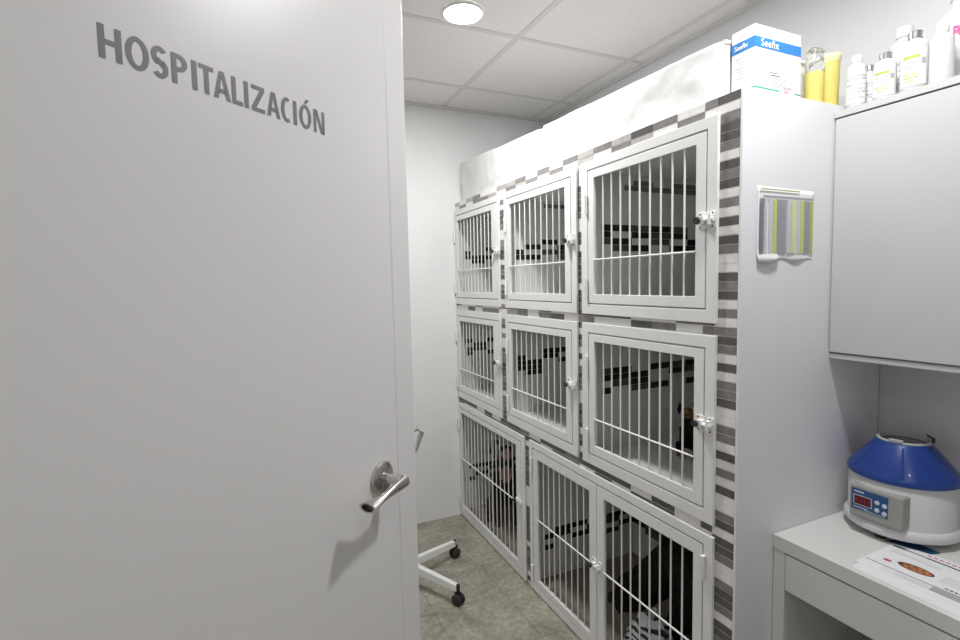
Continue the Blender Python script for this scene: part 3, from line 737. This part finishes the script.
# ------------------------------------------------------------------ centrifuge
cx, cy, cz = 1.594, .754, .7035
cf = thing('centrifuge', 'small tabletop centrifuge with a blue cone lid on the white desk', 'centrifuge', (cx, cy, cz))
bm = bmesh.new(); lathe(bm, [(0, .012), (.108, .012), (.124, .020), (.1265, .028), (.1265, .036), (.1225, .043), (.119, .046), (.1175, .060), (.1175, .158), (.112, .166), (0, .166)], 64)
finish('housing', bm, CREAM, cf, smooth=True)
bm = bmesh.new(); lathe(bm, [(.112, .157), (.1215, .158), (.1225, .166), (.1200, .174), (.062, .246), (.0575, .252), (.053, .252), (.052, .240), (.046, .225), (.10, .175)], 64)
# shallow ribs on the cone
finish('lid', bm, BLUE, cf, smooth=True)
bm = bmesh.new()
for k in range(6):
    a = R(25+60*k); p0 = Vector((math.cos(a)*.1175, math.sin(a)*.1175, .1765)); p1 = Vector((math.cos(a)*.0645, math.sin(a)*.0645, .2425))
    tube(bm, [p0, p1], [.0035, .002], 8)
finish('lid_rib', bm, BLUE, cf, smooth=True)
RIM = mat('frosted_rim', (.45, .47, .50), .2); WIN = mat('smoked_window', (.12, .085, .08), .1, spec=.6)
bm = bmesh.new(); lathe(bm, [(.0515, .246), (.0515, .2555), (.0575, .2565), (.0595, .2530), (.058, .249)], 56); finish('lid_rim', bm, RIM, cf, smooth=True)
bm = bmesh.new(); lathe(bm, [(0, .2485), (.030, .2483), (.0512, .247)], 48); finish('window', bm, WIN, cf, smooth=True)
bm = bmesh.new(); a = R(190); c = Vector((math.cos(a)*.057, math.sin(a)*.057, .2585)); obox(bm, c, Vector((math.cos(a), math.sin(a), 0)), Vector((-math.sin(a), math.cos(a), 0)), ZZ, .010, .030, .006)
finish('clasp', bm, RIM, cf, bevel=.001)
bm = bmesh.new(); tube(bm, [(.052, -.03, .262), (.02, -.057, .265)], .003, 8); tube(bm, [(.02, -.057, .254), (.02, -.057, .268)], .004, 8); finish('clasp', bm, BLACKP, cf, smooth=True)
for k in range(3):
    a = R(60+120*k); bm = bmesh.new(); lathe(bm, [(0, 0), (.013, 0), (.014, .012), (0, .012)], 16, (math.cos(a)*.09, math.sin(a)*.09, .0)); finish('rubber_foot', bm, RUBBER, cf, smooth=True)
bm = bmesh.new(); box(bm, -.130, -.085, -.066, .058, .050, .136); pb = finish('control_box', bm, CGREY, cf, bevel=.005, seg=3)
# control panel face; axes: right on the panel = -Y, up = Z, looking along +X
PBL = mat('panel_blue', (.02, .085, .22), .35); LED = mat('led_window', (.11, .010, .02), .2); BTN = mat('button_white', (.62, .66, .74), .4)
PX = -.1302
bm = bmesh.new(); box(bm, PX-.0012, PX, -.034, .052, .070, .126); finish('control_panel', bm, PBL, cf, bevel=.0005)
bm = bmesh.new(); box(bm, PX-.0018, PX-.001, .002, .047, .083, .110); finish('display_frame', bm, RIM, cf)
dd = bm = bmesh.new(); box(bm, PX-.0022, PX-.0016, .0045, .0445, .0855, .1075); dd = finish('display', bm, LED, cf)
SEG = mat('led_digit', (.20, .02, .03), .3)
for k in range(4): text_mesh('display_digit', '8', .017, SEG, dd, frame_mtx((PX-.0024, .0415-.0098*k, .0905), (0, -1, 0), (0, 0, 1)), sx=.8, depth=.0001)
bm = bmesh.new(); box(bm, PX-.0016, PX-.001, .012, .047, .0755, .0775); box(bm, PX-.0016, PX-.001, -.030, .02, .0725, .0738); box(bm, PX-.0016, PX-.001, .022, .046, .117, .1205)
finish('panel_print', bm, BTN, cf)
for (y, z) in ((-.010, .105), (-.027, .102), (-.010, .085), (-.027, .082)):
    bm = bmesh.new(); tube(bm, [(PX-.001, y, z), (PX-.0028, y, z)], .0056, 18); finish('button', bm, BTN, cf)

# ------------------------------------------------------------------ leaflets on the desk
INK = mat('dark_print', (.05, .035, .045), .6); FOOD = mat('orange_print', (.50, .20, .07), .6, noise=(140, .5, 2)); FOODD = mat('maroon_print', (.16, .035, .035), .6)
REDI = mat('red_print', (.50, .09, .08), .6); GRI = mat('pale_grey_print', (.50, .50, .54), .7); LBL = mat('leaflet_blue', (.012, .06, .14), .5)
ZD = .7038
lf = thing('leaflet', 'white printed leaflet with a food picture lying on the desk', 'leaflet', (1.36, .70, ZD), R(1.5))
# local: u = -Y along the leaflet to the right, v = +X away from the desk edge
def LU(u, v): return (v, -u)
def quad(bm, u0, u1, v0, v1, z=.0004, mi=0):
    q = [bm.verts.new((*LU(u, v), z)) for u, v in ((u0, v0), (u1, v0), (u1, v1), (u0, v1))]; f = bm.faces.new(q); f.material_index = mi
bm = bmesh.new(); box(bm, -.042, .155, -.26, .015, 0, .0006); finish('sheet', bm, PAPER, lf)
def strip(name, rects, m, z=.0008, parent=lf):
    bm = bmesh.new()
    for u0, u1, v0, v1 in rects: box(bm, v0, v1, -u1, -u0, z-.0002, z)
    return finish(name, bm, m, parent)
strip('printed_line', [(-.010, .26, -.004, -.0015)], INK)
strip('printed_bar', [(-.010, .018, .119, .126), (.022, .26, .1195, .1255)], INK)
strip('printed_bar', [(.018, .060, .1195, .1255)], mat('grey_violet_print', (.30, .26, .32), .6), .0009)
strip('small_print', [(.03+.03*((k*3) % 2), .16-.02*(k % 3), -.012-.004*k, -.0108-.004*k) for k in range(5)]+[(.0, .10, .095-.005*k, .0962-.005*k) for k in range(3)]+[(.12, .25, .03+.006*k, .0312+.006*k) for k in range(7)], GRI)
strip('shaded_box', [(.125, .205, -.028, -.006)], mat('shaded_print', (.40, .40, .42), .7), .00085)
strip('red_heading', [(.055+.012*k, .063+.012*k, .136, .141) for k in range(14)], REDI)
strip('dark_heading', [(.140+.0085*k, .146+.0085*k, .006, .011) for k in range(9)], INK)
bm = bmesh.new()
n = 30; c0 = LU(.072, .042); vs = [bm.verts.new((c0[0]+math.cos(2*math.pi*k/n)*.017, c0[1]+math.sin(2*math.pi*k/n)*.036, .0009)) for k in range(n)]; bm.faces.new(vs)
rot = Matrix.Rotation(R(8), 4, 'Z')
finish('food_picture', bm, FOODD, lf)
bm = bmesh.new(); vs = [bm.verts.new((c0[0]-.001+math.cos(2*math.pi*k/n)*.013, c0[1]-.003+math.sin(2*math.pi*k/n)*.029, .00105)) for k in range(n)]; bm.faces.new(vs)
finish('food_picture', bm, FOOD, lf)
bm = bmesh.new()
for k in range(4):
    y = c0[1]-.023+.015*k; m_ = [bm.verts.new((c0[0]-.011+.022*j/8, y+.006*math.sin(j*.8)-.003, .0012)) for j in range(9)]; q_ = [bm.verts.new((v.co.x, v.co.y+.004, .0012)) for v in m_]
    for j in range(8): bm.faces.new((m_[j], m_[j+1], q_[j+1], q_[j]))
finish('food_picture', bm, FOODD, lf)
bm = bmesh.new(); c1 = LU(.020, .030); vs = [bm.verts.new((c1[0]+math.cos(2*math.pi*k/n)*.006, c1[1]+math.sin(2*math.pi*k/n)*.009, .0009)) for k in range(n)]; bm.faces.new(vs); finish('food_picture', bm, REDI, lf)
o = None
bm = bmesh.new()
p = [(1.488, .738), (1.545, .712), (1.540, .640), (1.512, .648)]
lo_ = [bm.verts.new((x, y, ZD+.0008)) for x, y in p]; hi_ = [bm.verts.new((x, y, ZD+.0013)) for x, y in p]
bm.faces.new(lo_); bm.faces.new(hi_)
for k in range(4): bm.faces.new((lo_[k], lo_[(k+1) % 4], hi_[(k+1) % 4], hi_[k]))
tag(finish('blue_card', bm, LBL), 'dark blue card poking out under the centrifuge', 'card')
bm = bmesh.new(); box(bm, 1.285, 1.45, .46, .705, ZD-.0005, ZD-.0001); o = finish('paper_sheet', bm, PAPER); o.location = (0.0, .0, .0); tag(o, 'plain white paper sheet under the printed leaflet', 'paper')

# ------------------------------------------------------------------ chart taped to the end panel
ch = thing('paper_chart', 'paper chart of green and grey columns taped to the kennel end panel', 'chart', (1.182, .8922, 1.440))
CW, CHh = .222, .190
bm = bmesh.new(); nx_, nz_ = 24, 16
vs = [[bm.verts.new((CW*i/nx_, -.0006-.0022*(1-math.cos(2*math.pi*i/nx_*2))*.5*(1-j/nz_)-(.006*max(0, 1-j/2.0)*(i/nx_ < .35)), CHh*j/nz_+(.004*i/nx_)*(-1 if j else 1)+(-.006*math.sin(i*.5) if j == 0 else 0))) for j in range(nz_+1)] for i in range(nx_+1)]
for i in range(nx_):
    for j in range(nz_): bm.faces.new((vs[i][j], vs[i+1][j], vs[i+1][j+1], vs[i][j+1]))
o = finish('sheet', bm, PAPER, ch, smooth=True); md = o.modifiers.new('s', 'SOLIDIFY'); md.thickness = .0004
GC = {'G': mat('column_grey', (.36, .36, .40), .7), 'D': mat('column_slate', (.22, .22, .28), .7), 'L': mat('column_pale', (.66, .67, .70), .7), 'Y': mat('column_lime', (.62, .70, .22), .7), 'y': mat('column_pale_lime', (.70, .76, .40), .7), 'K': mat('column_green', (.42, .58, .12), .7)}
colsp = [(.006, .022, 'D'), (.026, .034, 'L'), (.040, .054, 'L'), (.056, .070, 'Y'), (.072, .108, 'G'), (.112, .126, 'L'), (.128, .146, 'y'), (.150, .162, 'L'), (.164, .178, 'Y'), (.180, .202, 'G'), (.204, .216, 'K')]
for a, b, k in colsp:
    bm = bmesh.new(); n_ = 27
    for i in range(n_):
        z = .022+.0051*i; box(bm, a, b, -.0040, -.0036, z, z+.0042)
    finish('printed_column', bm, GC[k], ch)
bm = bmesh.new(); box(bm, .018, .214, -.0040, -.0036, .161, .167); finish('header_row', bm, GC['G'], ch)
bm = bmesh.new(); box(bm, .008, .160, -.0034, -.0029, .181, .1845); finish('header_line', bm, mat('olive_print', (.40, .42, .20), .7), ch)

# ------------------------------------------------------------------ castor stand behind the door
HX, HY = .624, 2.245
st = thing('castor_stand', 'white five-armed stand on black castors, half hidden by the door', 'stand', (HX, HY, 0))
STW = mat('stand_enamel', (.78, .78, .76), .35)
bm = bmesh.new(); lathe(bm, [(0, .062), (.034, .062), (.036, .068), (.036, .112), (.028, .122), (0, .122)], 28); finish('hub', bm, STW, st, smooth=True)
for k in range(5):
    a = R(21-83+72*0) if False else R([21, -60, -130, 158, 92][k]); d = Vector((math.cos(a), math.sin(a), 0)); s_ = Vector((-d.y, d.x, 0))
    bm = bmesh.new(); L_ = .295
    secs = []
    for t_, w2, zt_, zb2 in ((.02, .017, .108, .070), (.5, .0155, .100, .066), (1.0, .014, .090, .062)):
        c = d*L_*t_; secs.append([bm.verts.new(c+s_*w2+ZZ*zb2), bm.verts.new(c-s_*w2+ZZ*zb2), bm.verts.new(c-s_*w2*.75+ZZ*zt_), bm.verts.new(c+s_*w2*.75+ZZ*zt_)])
    for i in range(2):
        for q in range(4): bm.faces.new((secs[i][q], secs[i][(q+1) % 4], secs[i+1][(q+1) % 4], secs[i+1][q]))
    bm.faces.new(secs[0]); bm.faces.new(secs[-1]); finish('arm', bm, STW, st, bevel=.003)
    e = d*(L_+.004); c = e+ZZ*.0255
    bm = bmesh.new(); tube(bm, [e+ZZ*.092, e+ZZ*.058], .0085, 12)
    obox(bm, c+ZZ*.012, d, s_, ZZ, .036, .010, .045)
    cs = finish('castor', bm, BLACKP, st, bevel=.002)
    bm = bmesh.new()
    for sg in (1, -1): tube(bm, [c+s_*sg*.006, c+s_*sg*.008, c+s_*sg*.017, c+s_*sg*.019], [.022, .0250, .0250, .021], 24)
    finish('wheel', bm, RUBBER, cs, smooth=True)
bm = bmesh.new(); tube(bm, [(0, 0, .12), (0, 0, 1.25)], .0125, 16); finish('pole', bm, CHROME, st, smooth=True)
bm = bmesh.new(); tube(bm, [(0, 0, .66), (0, 0, .72)], .020, 18); finish('collar', bm, BLACKP, st, smooth=True)
bm = bmesh.new(); pts = [(.015, 0, .71), (.060, -.018, .735), (.078, -.024, .715), (.050, -.014, .625)]
tube(bm, pts, [.008, .012, .013, .006], 12); finish('lever', bm, CHROME, st, smooth=True)
